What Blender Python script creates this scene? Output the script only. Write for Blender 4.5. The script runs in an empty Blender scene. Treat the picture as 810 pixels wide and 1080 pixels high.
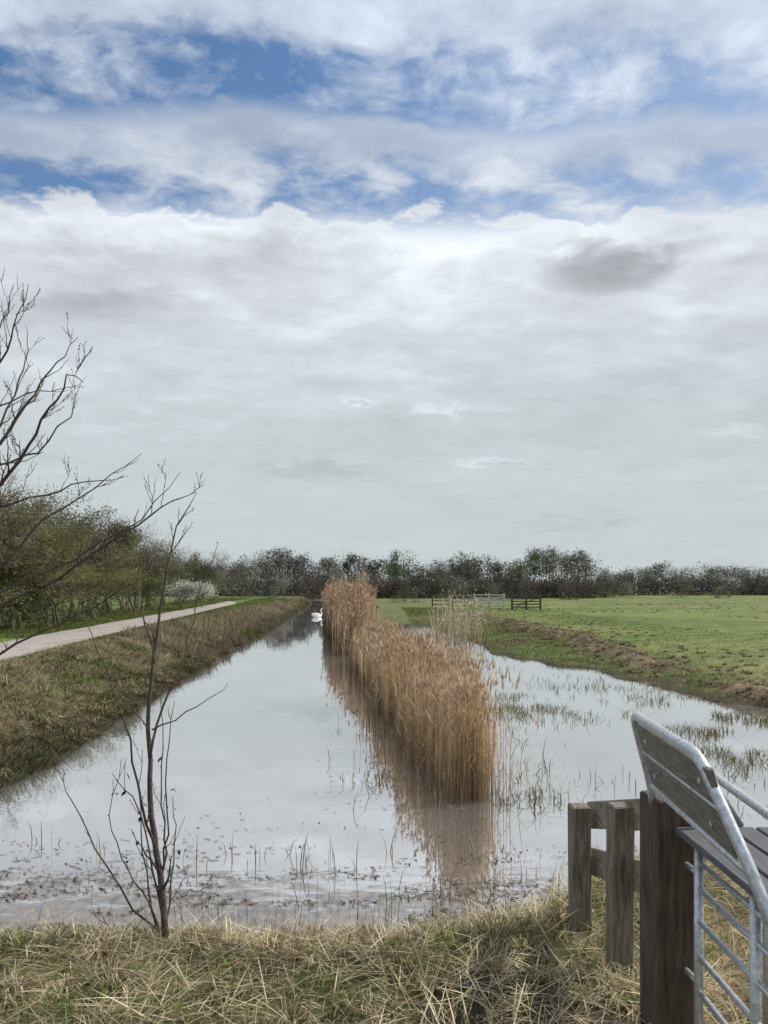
import bpy, math, random
import numpy as np
from mathutils import Vector
R = np.random.RandomState(7)
rnd = random.Random(11)
CZ = 2.6; F = 800.0
def P(px, py, d):
    return Vector(((px-405)/F*d, d, CZ-(py-622)/F*d))
scene = bpy.context.scene
col = scene.collection

# ---------------------------------------------------------------- helpers
def vnoise(x, y, s, seed=0):
    x = np.asarray(x, float)/s+seed*17.3; y = np.asarray(y, float)/s+seed*9.1
    xi = np.floor(x).astype(np.int64); yi = np.floor(y).astype(np.int64)
    fx = x-xi; fy = y-yi
    fx = fx*fx*(3-2*fx); fy = fy*fy*(3-2*fy)
    def h(a, b):
        n = (a*374761393+b*668265263+seed*982451653) & 0x7fffffff
        n = ((n ^ (n >> 13))*1274126177) & 0x7fffffff
        return ((n ^ (n >> 16)) & 0xffff)/65535.0
    return (h(xi, yi)*(1-fx)+h(xi+1, yi)*fx)*(1-fy)+(h(xi, yi+1)*(1-fx)+h(xi+1, yi+1)*fx)*fy
def fb(x, y, s, seed=0):
    return vnoise(x, y, s, seed)*.55+vnoise(x, y, s*.45, seed+1)*.3+vnoise(x, y, s*.2, seed+2)*.15
def ss(a, b, x):
    t = np.clip((np.asarray(x, float)-a)/(b-a), 0, 1); return t*t*(3-2*t)

def new_mat(name):
    m = bpy.data.materials.new(name); m.use_nodes = True
    nt = m.node_tree
    for n in list(nt.nodes): nt.nodes.remove(n)
    return m, nt
def N(nt, t, **kw):
    n = nt.nodes.new(t)
    for k, v in kw.items(): setattr(n, k, v)
    return n
def ramp(nt, pts):
    r = nt.nodes.new('ShaderNodeValToRGB')
    e = r.color_ramp.elements
    while len(e) > 1: e.remove(e[-1])
    e[0].position = pts[0][0]; e[0].color = pts[0][1]
    for p, c in pts[1:]:
        k = e.new(p); k.color = c
    return r
def g(v, a=1): return (v, v, v, a)

def mat_attr(name, rough=.8, transl=.25, noise_scale=3.0, namt=.5, bump=0, bscale=20):
    m, nt = new_mat(name)
    out = N(nt, 'ShaderNodeOutputMaterial')
    at = N(nt, 'ShaderNodeAttribute', attribute_name='Col')
    tc = N(nt, 'ShaderNodeTexCoord')
    no = N(nt, 'ShaderNodeTexNoise'); no.inputs['Scale'].default_value = noise_scale; no.inputs['Detail'].default_value = 6
    nt.links.new(tc.outputs['Object'], no.inputs['Vector'])
    mr = N(nt, 'ShaderNodeMapRange'); mr.inputs[1].default_value = .3; mr.inputs[2].default_value = .7
    mr.inputs[3].default_value = 1-namt; mr.inputs[4].default_value = 1+namt
    nt.links.new(no.outputs['Fac'], mr.inputs[0])
    vm = N(nt, 'ShaderNodeVectorMath', operation='SCALE')
    nt.links.new(at.outputs['Color'], vm.inputs[0]); nt.links.new(mr.outputs[0], vm.inputs['Scale'])
    d = N(nt, 'ShaderNodeBsdfPrincipled'); d.inputs['Roughness'].default_value = rough
    d.inputs['Specular IOR Level'].default_value = .25
    nt.links.new(vm.outputs[0], d.inputs['Base Color'])
    if bump:
        n2 = N(nt, 'ShaderNodeTexNoise'); n2.inputs['Scale'].default_value = bscale; n2.inputs['Detail'].default_value = 8
        nt.links.new(tc.outputs['Object'], n2.inputs['Vector'])
        b = N(nt, 'ShaderNodeBump'); b.inputs['Strength'].default_value = 1; b.inputs['Distance'].default_value = bump
        nt.links.new(n2.outputs['Fac'], b.inputs['Height']); nt.links.new(b.outputs[0], d.inputs['Normal'])
    if transl > 0:
        t = N(nt, 'ShaderNodeBsdfTranslucent'); nt.links.new(vm.outputs[0], t.inputs['Color'])
        mx = N(nt, 'ShaderNodeMixShader'); mx.inputs[0].default_value = transl
        nt.links.new(d.outputs[0], mx.inputs[1]); nt.links.new(t.outputs[0], mx.inputs[2])
        nt.links.new(mx.outputs[0], out.inputs[0])
    else: nt.links.new(d.outputs[0], out.inputs[0])
    return m
def mat_noise(name, c1, c2, scale=8, rough=.7, metal=0, stretch=(1, 1, 1), bump=.0, detail=8):
    m, nt = new_mat(name)
    out = N(nt, 'ShaderNodeOutputMaterial'); tc = N(nt, 'ShaderNodeTexCoord')
    mp = N(nt, 'ShaderNodeMapping'); mp.inputs['Scale'].default_value = stretch
    no = N(nt, 'ShaderNodeTexNoise'); no.inputs['Scale'].default_value = scale; no.inputs['Detail'].default_value = detail
    no.inputs['Roughness'].default_value = .65
    nt.links.new(tc.outputs['Object'], mp.inputs[0]); nt.links.new(mp.outputs[0], no.inputs['Vector'])
    r = ramp(nt, [(.32, (*c1, 1)), (.68, (*c2, 1))]); nt.links.new(no.outputs['Fac'], r.inputs[0])
    d = N(nt, 'ShaderNodeBsdfPrincipled'); d.inputs['Roughness'].default_value = rough; d.inputs['Metallic'].default_value = metal
    nt.links.new(r.outputs[0], d.inputs['Base Color'])
    if bump:
        b = N(nt, 'ShaderNodeBump'); b.inputs['Distance'].default_value = bump; b.inputs['Strength'].default_value = 1
        nt.links.new(no.outputs['Fac'], b.inputs['Height']); nt.links.new(b.outputs[0], d.inputs['Normal'])
    nt.links.new(d.outputs[0], out.inputs[0]); return m

def mesh_np(name, V, faces_flat, starts, totals, cols, mats, matidx=None, smooth=False):
    me = bpy.data.meshes.new(name)
    me.vertices.add(len(V)); me.vertices.foreach_set('co', np.asarray(V, np.float32).ravel())
    me.loops.add(len(faces_flat)); me.loops.foreach_set('vertex_index', np.asarray(faces_flat, np.int32))
    me.polygons.add(len(starts)); me.polygons.foreach_set('loop_start', np.asarray(starts, np.int32))
    me.polygons.foreach_set('loop_total', np.asarray(totals, np.int32))
    me.polygons.foreach_set('use_smooth', np.full(len(starts), smooth))
    for m in mats: me.materials.append(m)
    if cols is not None:
        a = me.color_attributes.new('Col', 'FLOAT_COLOR', 'POINT')
        c = np.ones((len(V), 4), np.float32); c[:, :3] = cols
        a.data.foreach_set('color', c.ravel())
    me.update(calc_edges=True); me.validate()
    return me
def obj(name, me, parent=None):
    o = bpy.data.objects.new(name, me); col.objects.link(o)
    if parent: o.parent = parent
    return o

class Acc:
    """accumulates geometry"""
    def __init__(s): s.v = []; s.f = []; s.c = []; s.m = []
    def tube(s, pts, rad, sides=6, c=(1, 1, 1), m=0, caps=True):
        pts = [Vector(p) for p in pts]; n = len(pts)
        base = len(s.v); prev = None
        for i, p in enumerate(pts):
            t = (pts[min(i+1, n-1)]-pts[max(i-1, 0)])
            if t.length < 1e-9: t = Vector((0, 0, 1))
            t.normalize()
            if prev is None:
                a = t.cross(Vector((0, 0, 1)))
                if a.length < .1: a = t.cross(Vector((1, 0, 0)))
            else: a = prev-t*prev.dot(t)
            a.normalize(); prev = a; b = t.cross(a)
            r = rad[i] if hasattr(rad, '__len__') else rad
            for k in range(sides):
                an = 2*math.pi*k/sides
                s.v.append(p+a*(math.cos(an)*r)+b*(math.sin(an)*r)); s.c.append(c)
        for i in range(n-1):
            for k in range(sides):
                k2 = (k+1) % sides
                s.f.append((base+i*sides+k, base+i*sides+k2, base+(i+1)*sides+k2, base+(i+1)*sides+k)); s.m.append(m)
        if caps and sides > 2:
            s.f.append(tuple(base+k for k in range(sides))[::-1]); s.m.append(m)
            s.f.append(tuple(base+(n-1)*sides+k for k in range(sides))); s.m.append(m)
    def box(s, o, ax, ay, az, c=(1, 1, 1), m=0, bev=.006):
        ax, ay, az = map(Vector, (ax, ay, az)); o = Vector(o)
        L = sorted([(ax.length, 0), (ay.length, 1), (az.length, 2)])
        A = [ax, ay, az]; main = A[L[2][1]]; u = A[L[0][1]]; w = A[L[1][1]]
        bu = min(bev/u.length, .45); bw = min(bev/w.length, .45); bm = bev/main.length
        prof = [(1, 1-bw), (1-bu, 1), (-1+bu, 1), (-1, 1-bw), (-1, -1+bw), (-1+bu, -1), (1-bu, -1), (1, -1+bw)]
        base = len(s.v)
        for (mm, sc) in ((-1, .0), (-1+bm, 1), (1-bm, 1), (1, .0)):
            for (a, b) in prof:
                if sc == 0:
                    a *= (1-bu); b *= (1-bw)
                s.v.append(o+main*mm+u*a+w*b); s.c.append(c)
        for i in range(3):
            for k in range(8):
                k2 = (k+1) % 8
                s.f.append((base+i*8+k, base+i*8+k2, base+(i+1)*8+k2, base+(i+1)*8+k)); s.m.append(m)
        s.f.append(tuple(base+k for k in range(8))[::-1]); s.m.append(m)
        s.f.append(tuple(base+24+k for k in range(8))); s.m.append(m)
    def leaf(s, p, d1, d2, c, m=0):
        b = len(s.v)
        s.v += [p-d1, p+d2*.8, p+d1, p-d2*.8]; s.c += [c]*4; s.f.append((b, b+1, b+2, b+3)); s.m.append(m)
    def mesh(s, name, mats, smooth=False):
        me = bpy.data.meshes.new(name)
        me.from_pydata([tuple(v) for v in s.v], [], s.f)
        for m in mats: me.materials.append(m)
        me.polygons.foreach_set('material_index', np.array(s.m, np.int32))
        me.polygons.foreach_set('use_smooth', np.full(len(s.f), smooth))
        a = me.color_attributes.new('Col', 'FLOAT_COLOR', 'POINT')
        c = np.ones((len(s.v), 4), np.float32); c[:, :3] = np.array(s.c)
        a.data.foreach_set('color', c.ravel()); me.update()
        return me

def blades(name, x, y, z, h, w, lean, az, colr, mat, bend=.5, tipcol=1.15, basecol=.6, sag=.06):
    n = len(x); fa = R.uniform(0, math.pi, n)
    wx = np.cos(fa)*w/2; wy = np.sin(fa)*w/2
    lx = np.cos(az)*lean; ly = np.sin(az)*lean
    V = np.zeros((n, 5, 3))
    V[:, 0] = np.stack([x-wx, y-wy, z], 1); V[:, 1] = np.stack([x+wx, y+wy, z], 1)
    k = .55
    mxp = x+lx*k*bend; myp = y+ly*k*bend; mz = z+h*(k+.06)+(sag-.06)
    V[:, 2] = np.stack([mxp+wx*.8, myp+wy*.8, mz], 1); V[:, 3] = np.stack([mxp-wx*.8, myp-wy*.8, mz], 1)
    V[:, 4] = np.stack([x+lx, y+ly, z+h], 1)
    b = (np.arange(n)*5)[:, None]
    fl = np.concatenate([b+0, b+1, b+2, b+3, b+3, b+2, b+4], 1).ravel()
    st = np.stack([np.arange(n)*7, np.arange(n)*7+4], 1).ravel()
    to = np.tile([4, 3], n)
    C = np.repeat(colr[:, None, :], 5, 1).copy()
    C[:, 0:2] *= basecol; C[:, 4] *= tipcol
    return mesh_np(name, V.reshape(-1, 3), fl, st, to, C.reshape(-1, 3), [mat])
def pick(n, palette, var=.2):
    pal = np.array(palette); c = pal[R.randint(0, len(pal), n)]
    return np.clip(c*(1+R.uniform(-var, var, (n, 1))), 0, 1)

# ---------------------------------------------------------------- materials
M_blade = mat_attr('blade', .75, .3, 6, .25)
M_ground = mat_attr('soil_and_turf', .95, 0, 1.1, .34, bump=.05, bscale=9)
M_leaf = mat_attr('leaf', .7, .35, 1.5, .3)
M_bark = mat_attr('bark', .85, 0, 14, .35, bump=.01, bscale=40)
M_wood = mat_noise('weathered_wood', (.07, .058, .044), (.29, .245, .185), 7, .85, stretch=(7, 7, .8), bump=.012)
M_woodr = mat_noise('weathered_rail', (.13, .11, .08), (.42, .36, .27), 7, .85, stretch=(9, .9, 9), bump=.012)
M_wooddk = mat_noise('tarred_post', (.022, .017, .013), (.13, .088, .06), 6, .8, stretch=(8, 8, .7), bump=.014)
M_board = mat_noise('bench_board', (.075, .07, .055), (.22, .20, .155), 9, .7, stretch=(7, .8, 7), bump=.004)
M_seat = mat_noise('bench_seat_wood', (.05, .05, .055), (.12, .12, .13), 9, .6, stretch=(7, .8, 7), bump=.003)
M_galv = mat_noise('galvanised_steel', (.34, .37, .39), (.66, .69, .71), 40, .42, metal=.65, bump=.0008)
M_path = mat_noise('path_concrete', (.23, .205, .18), (.37, .33, .29), 1.6, .9, bump=.015)
M_white = mat_noise('swan_feathers', (.75, .75, .73), (.88, .88, .86), 10, .8)
M_beak = mat_noise('beak_orange', (.6, .2, .04), (.7, .26, .06), 10, .5)
M_black = mat_noise('eye_black', (.01, .01, .01), (.02, .02, .02), 10, .4)

# ---------------------------------------------------------------- terrain
poly = np.array([(-14, 5.5), (-9, 5.4), (-5, 5.38), (-2.6, 5.36), (-1.2, 5.48), (0, 5.45), (.5, 5.75), (1.1, 6.1), (1.9, 6.9), (3, 7.3), (4, 7.3), (6, 8.0), (9, 8.6), (13, 9.5),
 (14, 12.5), (10.5, 13.4), (9.2, 14.6), (8.6, 15.6), (8.1, 17.2), (8.0, 18.6), (7.5, 21), (7.1, 24), (6.0, 27), (4.8, 31), (4.6, 40), (3.6, 52), (2.4, 60), (.5, 58), (-1.6, 66), (-3, 80), (-6.5, 120),
 (-22, 300), (-26.5, 300), (-11.8, 120), (-8.5, 66), (-7.0, 45), (-6.1, 28), (-5.6, 20), (-5.15, 15), (-4.95, 11.5), (-4.75, 9), (-5.3, 7.9), (-8, 7.4), (-14, 7.6)])
def sdist(x, y):
    x = np.asarray(x, float); y = np.asarray(y, float)
    best = np.full(x.shape, 1e9); inside = np.zeros(x.shape, bool)
    n = len(poly)
    for i in range(n):
        ax, ay = poly[i]; bx, by = poly[(i+1) % n]
        dx, dy = bx-ax, by-ay
        t = np.clip(((x-ax)*dx+(y-ay)*dy)/(dx*dx+dy*dy), 0, 1)
        d = (x-ax-t*dx)**2+(y-ay-t*dy)**2
        best = np.minimum(best, d)
        c = ((ay > y) != (by > y)) & (x < (bx-ax)*(y-ay)/((by-ay) if by != ay else 1e-9)+ax)
        inside ^= c
    d = np.sqrt(best)
    return np.where(inside, -d, d)
def ridge(x, y):
    xr = 9.4-.03*y+np.clip(17-y, 0, 20)*.35+(vnoise(y, y*0, 5, 5)-.5)*1.1
    return np.exp(-((x-xr)/.55)**2)*ss(10, 16, y)*(1-ss(55, 75, y)), x-xr
def weights(x, y):
    wn = 1-ss(6.2, 7.6, y+np.clip(np.abs(x)-2, 0, 50)*-.12)
    wl = (x < (-1-.07*y)).astype(float)*(1-wn)
    wr = 1-wn-wl
    return wn, wl, wr
def height(x, y, full=False):
    x = np.asarray(x, float); y = np.asarray(y, float)
    s0 = sdist(x, y)
    wn, wl, wr = weights(x, y)
    right = wr*(x > 2.6)
    s = s0+(fb(x, y, .9, 3)-.5)*.45*np.clip(1-np.abs(s0)/4, 0, 1)+right*(fb(x, y, 1.9, 13)-.45)*3.4*np.clip(1-np.abs(s0)/2.4, 0, 1)+wl*(fb(x, y, 2.2, 17)-.5)*.6*np.clip(1-np.abs(s0)/2, 0, 1)
    zn = .42*ss(0, .9, s)+.5*ss(3.3, 1.2, y)
    zl = .95*ss(0, 3.4, s)**.8+.40*(fb(x, y, 1.2, 8)-.5)*ss(.2, 1, s)*(1-ss(3.3, 4, s))
    rg, dxr = ridge(x, y)
    zr = .08*ss(0, .6, s)+.38*ss(.8, 5.0, s)+rg*.20*(0.1+1.5*fb(x, y, 1.0, 4))
    z = wn*zn+wl*zl+wr*zr
    z = np.where(s < 0, -.35*ss(0, 1.2, -s)-.01, z)
    z = z+np.where(s > .2, (fb(x, y, .5, 21)-.5)*.07*(1-ss(20, 60, y)), 0)
    pr = -6.9-.118*y; pc = pr-1.15
    k = ss(2.4, 1.6, np.abs(x-pc))*wl
    z = z*(1-k)+.93*k
    if full: return z, s, wn, wl, wr, rg, dxr
    return z
def axis(lo, hi, c, fine, n):
    t = np.linspace(-1, 1, n)
    a = np.sinh(t*fine)/np.sinh(fine)
    return np.where(a < 0, c+a*(c-lo), c+a*(hi-c))
xs = axis(-2500, 2500, 0, 7.6, 480)
ys = np.concatenate([np.linspace(-30, 2.5, 18, endpoint=False), np.linspace(2.5, 26, 220, endpoint=False), 26*np.exp(np.linspace(0, math.log(3500/26), 200))])
X, Y = np.meshgrid(xs, ys)
Z, S, WN, WL, WR, RG, DXR = height(X, Y, True)
nx, ny = len(xs), len(ys)
c3 = lambda c: np.array(c)[None, None, :]
n1 = fb(X, Y, 1.1, 31)[..., None]; n2 = fb(X, Y, 6, 41)[..., None]; n3 = fb(X, Y, 40, 51)[..., None]
straw = c3((.26, .20, .115)); dark = c3((.045, .038, .022)); green = c3((.095, .13, .032)); mud = c3((.10, .075, .052)); field = c3((.125, .165, .04)); brown = c3((.15, .105, .065))
def mix(a, b, t): return a*(1-t)+b*t
near_c = mix(dark, straw*.8, ss(.3, .75, n1)); near_c = mix(near_c, green*.7, ss(.45, .65, n2)*.5)
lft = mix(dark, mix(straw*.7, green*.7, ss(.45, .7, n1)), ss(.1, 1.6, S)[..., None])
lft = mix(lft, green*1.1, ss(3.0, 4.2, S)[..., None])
rgt = mix(mud*.7, mix(brown*.7, green*.9, ss(.25, .5, n2*.5+n1*.5)), ss(.1, 1.0, S)[..., None])
fl = mix(field*.8, mix(field, c3((.18, .175, .065)), ss(.35, .7, n3)), ss(.25, .7, n2))
fl = fl*(.85+.3*n1)
rgt = mix(rgt, fl, (ss(.2, 1.2, DXR))[..., None])
rgt = mix(rgt, mix(straw*.9, brown*.5, n1), (np.clip(RG*1.2, 0, 1)*ss(.38, .5, fb(X, Y, 1.0, 4)))[..., None])
farb = (ss(50, 75, Y)*ss(9, 4, X-Y*.02))[..., None]
rgt = mix(rgt, mix(c3((.17, .14, .07)), green, n2), farb*.7)
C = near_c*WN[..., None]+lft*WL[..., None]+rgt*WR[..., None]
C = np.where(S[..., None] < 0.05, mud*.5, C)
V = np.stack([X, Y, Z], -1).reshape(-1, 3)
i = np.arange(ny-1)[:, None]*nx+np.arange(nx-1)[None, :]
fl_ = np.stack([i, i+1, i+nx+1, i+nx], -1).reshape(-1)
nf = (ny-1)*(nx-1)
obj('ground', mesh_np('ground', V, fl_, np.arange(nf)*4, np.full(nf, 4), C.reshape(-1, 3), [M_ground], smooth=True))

# ---------------------------------------------------------------- water
m, nt = new_mat('water_surface')
out = N(nt, 'ShaderNodeOutputMaterial')
geo = N(nt, 'ShaderNodeNewGeometry'); sep = N(nt, 'ShaderNodeSeparateXYZ'); nt.links.new(geo.outputs['Position'], sep.inputs[0])
mp = N(nt, 'ShaderNodeMapping'); mp.inputs['Scale'].default_value = (1, .6, 1); nt.links.new(geo.outputs['Position'], mp.inputs[0])
rip = N(nt, 'ShaderNodeTexNoise'); rip.inputs['Scale'].default_value = 1.6; rip.inputs['Detail'].default_value = 3
nt.links.new(mp.outputs[0], rip.inputs['Vector'])
rip2 = N(nt, 'ShaderNodeTexNoise'); rip2.inputs['Scale'].default_value = 14; rip2.inputs['Detail'].default_value = 3
nt.links.new(mp.outputs[0], rip2.inputs['Vector'])
mr = N(nt, 'ShaderNodeMapRange'); mr.inputs[1].default_value = 8.2; mr.inputs[2].default_value = 5.8; nt.links.new(sep.outputs['Y'], mr.inputs[0])
sc = N(nt, 'ShaderNodeTexNoise'); sc.inputs['Scale'].default_value = 3.0; sc.inputs['Detail'].default_value = 14; sc.inputs['Roughness'].default_value = .78
mp2 = N(nt, 'ShaderNodeMapping'); mp2.inputs['Scale'].default_value = (.6, 1.8, 1); nt.links.new(geo.outputs['Position'], mp2.inputs[0]); nt.links.new(mp2.outputs[0], sc.inputs['Vector'])
ad = N(nt, 'ShaderNodeMath', operation='MULTIPLY_ADD'); nt.links.new(mr.outputs[0], ad.inputs[0]); ad.inputs[1].default_value = .36; nt.links.new(sc.outputs['Fac'], ad.inputs[2])
msk = ramp(nt, [(.70, g(0)), (.78, g(1))]); nt.links.new(ad.outputs[0], msk.inputs[0])
b1 = N(nt, 'ShaderNodeBump'); b1.inputs['Strength'].default_value = 1; b1.inputs['Distance'].default_value = .0022; nt.links.new(rip.outputs['Fac'], b1.inputs['Height'])
b2 = N(nt, 'ShaderNodeBump'); b2.inputs['Strength'].default_value = 1; b2.inputs['Distance'].default_value = .0003; nt.links.new(rip2.outputs['Fac'], b2.inputs['Height']); nt.links.new(b1.outputs[0], b2.inputs['Normal'])
b3 = N(nt, 'ShaderNodeBump'); b3.inputs['Strength'].default_value = 1; b3.inputs['Distance'].default_value = .02
mu = N(nt, 'ShaderNodeMath', operation='MULTIPLY'); nt.links.new(msk.outputs[0], mu.inputs[0]); nt.links.new(sc.outputs['Fac'], mu.inputs[1])
nt.links.new(mu.outputs[0], b3.inputs['Height']); nt.links.new(b2.outputs[0], b3.inputs['Normal'])
fr = N(nt, 'ShaderNodeFresnel'); fr.inputs['IOR'].default_value = 1.6; nt.links.new(b2.outputs[0], fr.inputs['Normal'])
fm = N(nt, 'ShaderNodeMapRange'); fm.inputs[3].default_value = .60; fm.inputs[4].default_value = 1.0; nt.links.new(fr.outputs[0], fm.inputs[0])
gl = N(nt, 'ShaderNodeBsdfGlossy'); gl.inputs['Color'].default_value = (1, 1, 1, 1); gl.inputs['Roughness'].default_value = .01; nt.links.new(b2.outputs[0], gl.inputs['Normal'])
df = N(nt, 'ShaderNodeBsdfDiffuse'); df.inputs['Color'].default_value = (.20, .19, .18, 1)
w = N(nt, 'ShaderNodeMixShader'); nt.links.new(fm.outputs[0], w.inputs[0]); nt.links.new(df.outputs[0], w.inputs[1]); nt.links.new(gl.outputs[0], w.inputs[2])
scr = ramp(nt, [(.35, (.05, .04, .03, 1)), (.7, (.28, .225, .19, 1))]); nt.links.new(rip2.outputs['Fac'], scr.inputs[0])
sp = N(nt, 'ShaderNodeBsdfPrincipled'); sp.inputs['Roughness'].default_value = .3; nt.links.new(scr.outputs[0], sp.inputs['Base Color']); nt.links.new(b3.outputs[0], sp.inputs['Normal'])
mf = N(nt, 'ShaderNodeMath', operation='MULTIPLY'); nt.links.new(msk.outputs[0], mf.inputs[0]); mf.inputs[1].default_value = .65
w2 = N(nt, 'ShaderNodeMixShader'); nt.links.new(mf.outputs[0], w2.inputs[0]); nt.links.new(w.outputs[0], w2.inputs[1]); nt.links.new(sp.outputs[0], w2.inputs[2])
nt.links.new(w2.outputs[0], out.inputs[0])
me = bpy.data.meshes.new('water'); me.from_pydata([(-40, 4, 0), (20, 4, 0), (20, 320, 0), (-40, 320, 0)], [], [(0, 1, 2, 3)]); me.materials.append(m)
obj('water', me)

# ---------------------------------------------------------------- path
a = Acc(); yy = np.concatenate([np.linspace(4, 60, 80), np.linspace(62, 200, 40)])
rows = []
for y in yy:
    r = -6.9-.118*y; wv = .06*math.sin(y*.7)+.05*math.sin(y*2.3+1)
    if y > 85: r -= (y-85)**2*.004
    b = len(a.v)
    for xx, zz in ((r-2.3-wv*.7, .80), (r-2.3-wv*.7, .955), (r-1.15, .985), (r+wv, .955), (r+wv, .80)):
        a.v.append(Vector((xx, y, zz))); a.c.append((1, 1, 1))
    rows.append(b)
for p, q in zip(rows, rows[1:]):
    for k in range(4): a.f.append((p+k+1, p+k, q+k, q+k+1)); a.m.append(0)
obj('path', a.mesh('path', [M_path]))

# ---------------------------------------------------------------- reeds
def reed_bed(name, ds, xc, half, hh, w, lean=.12, plume=.35, pal=None, lo=.6):
    n = len(ds); x = xc+R.normal(0, .48, n).clip(-1.1, 1.1)*half; y = ds
    pal = pal or [(.46, .315, .17), (.56, .40, .235), (.35, .235, .13), (.66, .50, .315), (.50, .35, .20)]
    z = np.full(n, -.05); az = R.normal(.4, 1.5, n)
    h = hh*R.uniform(lo, 1.03, n)*(.78+.36*vnoise(x, y, .5, 9))
    ln = np.abs(R.normal(0, lean, n))
    c = pick(n, pal, .22)*(.6+.8*vnoise(x, y, .35, 19))[:, None]
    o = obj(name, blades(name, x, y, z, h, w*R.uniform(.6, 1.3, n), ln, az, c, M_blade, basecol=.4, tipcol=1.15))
    k = R.randint(0, n, int(n*1.1)); t = R.uniform(.2, .95, len(k))
    ll = R.uniform(.2, .42, len(k)); az2 = R.uniform(0, 6.28, len(k))
    lv = blades('leaves', x[k]+np.cos(az[k])*ln[k]*t*t, y[k]+np.sin(az[k])*ln[k]*t*t, z[k]+h[k]*t*.95, ll*R.uniform(-.1, .9, len(k)), w[k]*1.4, ll*.5, az2, pick(len(k), pal, .25), M_blade, bend=1.2, basecol=1)
    obj('leaves', lv, o)
    k = np.where(R.rand(n) < plume)[0]
    kk = np.repeat(k, 4); m_ = len(kk)
    pl = blades('plumes', x[kk]+np.cos(az[kk])*ln[kk]*.93, y[kk]+np.sin(az[kk])*ln[kk]*.93, z[kk]+h[kk]*.9, R.uniform(.06, .18, m_), w[kk]*2.2, R.uniform(.02, .1, m_), az[kk]+R.normal(0, .7, m_), pick(m_, [(.46, .35, .24), (.38, .27, .18), (.55, .44, .32)] if plume < .8 else [(.62, .55, .44), (.52, .45, .34)], .2), M_blade, basecol=1)
    obj('plumes', pl, o)
    return o
n = 8600; ds = 9.3+R.rand(n)**1.1*17.2
reed_bed('reed_bed', ds, 2.05-.095*ds+.10*np.sin(ds*1.1), .52+.012*(ds-9)+.15*np.sin(ds*1.7), 1.70-.2*ss(9.9, 9.2, ds)+.12*np.sin(ds*.9)+.12*np.sin(ds*2.3)-.14*ss(14, 24, ds), .0075+.0006*(ds-9))
n = 6500; ds = 30+R.rand(n)**.9*33
reed_bed('reed_bed', ds, 1.85-.095*ds+.2*np.sin(ds*.4), .78+.2*np.sin(ds*.5), 2.4+.65*ss(30, 33, ds)+.2*np.sin(ds*.6), .024+.0004*ds, lean=.22, pal=[(.36, .24, .145), (.44, .30, .19), (.30, .195, .12), (.48, .36, .23)])
n = 230; ds = R.uniform(34, 48, n)
reed_bed('reed_bed', ds, 4.0-.0*(ds-30), 1.5, 2.7*R.uniform(.4, 1.15, n), np.full(n, .03), lean=.4, plume=.95, pal=[(.55, .47, .34), (.46, .38, .25), (.36, .29, .18)])
def stems(name, x, y, h, w, pal, lean=.1, z0=-.03):
    n = len(x)
    return obj(name, blades(name, x, y, np.full(n, z0), h, w, np.abs(R.normal(0, lean, n)), R.uniform(0, 6.28, n), pick(n, pal, .25), M_blade))
n = 900; y = R.uniform(8.8, 16, n); x = 2.05-.095*y+R.normal(0, .8, n)
stems('reed_stubble', x, y, R.uniform(.05, .6, n)*R.rand(n), np.full(n, .009), [(.25, .18, .1), (.15, .1, .06), (.4, .3, .18)], .18)
cx = []; cy = []
for (px, py, sx, sy, k) in [(575, 742, 45, 7, 1300), (540, 750, 20, 8, 450), (620, 748, 40, 8, 800), (500, 705, 25, 6, 250), (690, 745, 60, 10, 1000), (560, 845, 22, 6, 120), (780, 790, 30, 12, 1400), (750, 765, 40, 8, 1200), (540, 800, 20, 25, 80), (395, 825, 18, 8, 40), (640, 725, 70, 6, 900), (800, 765, 40, 6, 1200), (770, 740, 40, 4, 700), (740, 830, 60, 25, 200)]:
    qx = R.normal(px, sx, k); qy = np.clip(R.normal(py, sy, k), 690, 900); d = 2.6*F/(qy-622); cx.append((qx-405)/F*d); cy.append(d)
x = np.concatenate(cx); y = np.concatenate(cy); k = fb(x, y, .9, 77) > .50; x = x[k]; y = y[k]
stems('sedge_tufts', x, y, R.uniform(.03, .20, len(x)), np.full(len(x), .014), [(.10, .12, .04), (.14, .145, .055), (.22, .19, .10), (.07, .085, .035), (.16, .12, .07)], .18)
n = 750; x = R.uniform(-5.5, 3.2, n); y = 5.4+np.abs(R.normal(0, .45, n))+np.clip(x-.3, 0, 9)*.55
k = fb(x, y, .7, 61) > .42; x = x[k]; y = y[k]
stems('water_plants', x, y, R.uniform(.08, .42, len(x))*(.5+fb(x, y, .7, 62)), np.full(len(x), .006), [(.3, .24, .15), (.1, .075, .045), (.4, .34, .22), (.13, .15, .05)], .12)
x = []; y = []
for px, py in [(268, 905), (272, 908), (318, 915), (324, 912), (333, 905), (355, 925), (362, 930), (372, 915), (300, 900), (345, 908), (200, 910), (215, 915), (240, 905), (410, 900), (60, 890), (40, 885), (110, 900), (430, 940), (470, 955), (90, 930)]:
    d = 2.6*F/(py-622)
    for _ in range(3): x.append((px-405)/F*d+R.normal(0, .05)); y.append(d+R.normal(0, .06))
x = np.array(x); y = np.array(y)
stems('dead_stalks', x, y, R.uniform(.06, .38, len(x)), np.full(len(x), .009), [(.07, .05, .035), (.16, .12, .07), (.3, .24, .15)], .09)

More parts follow.
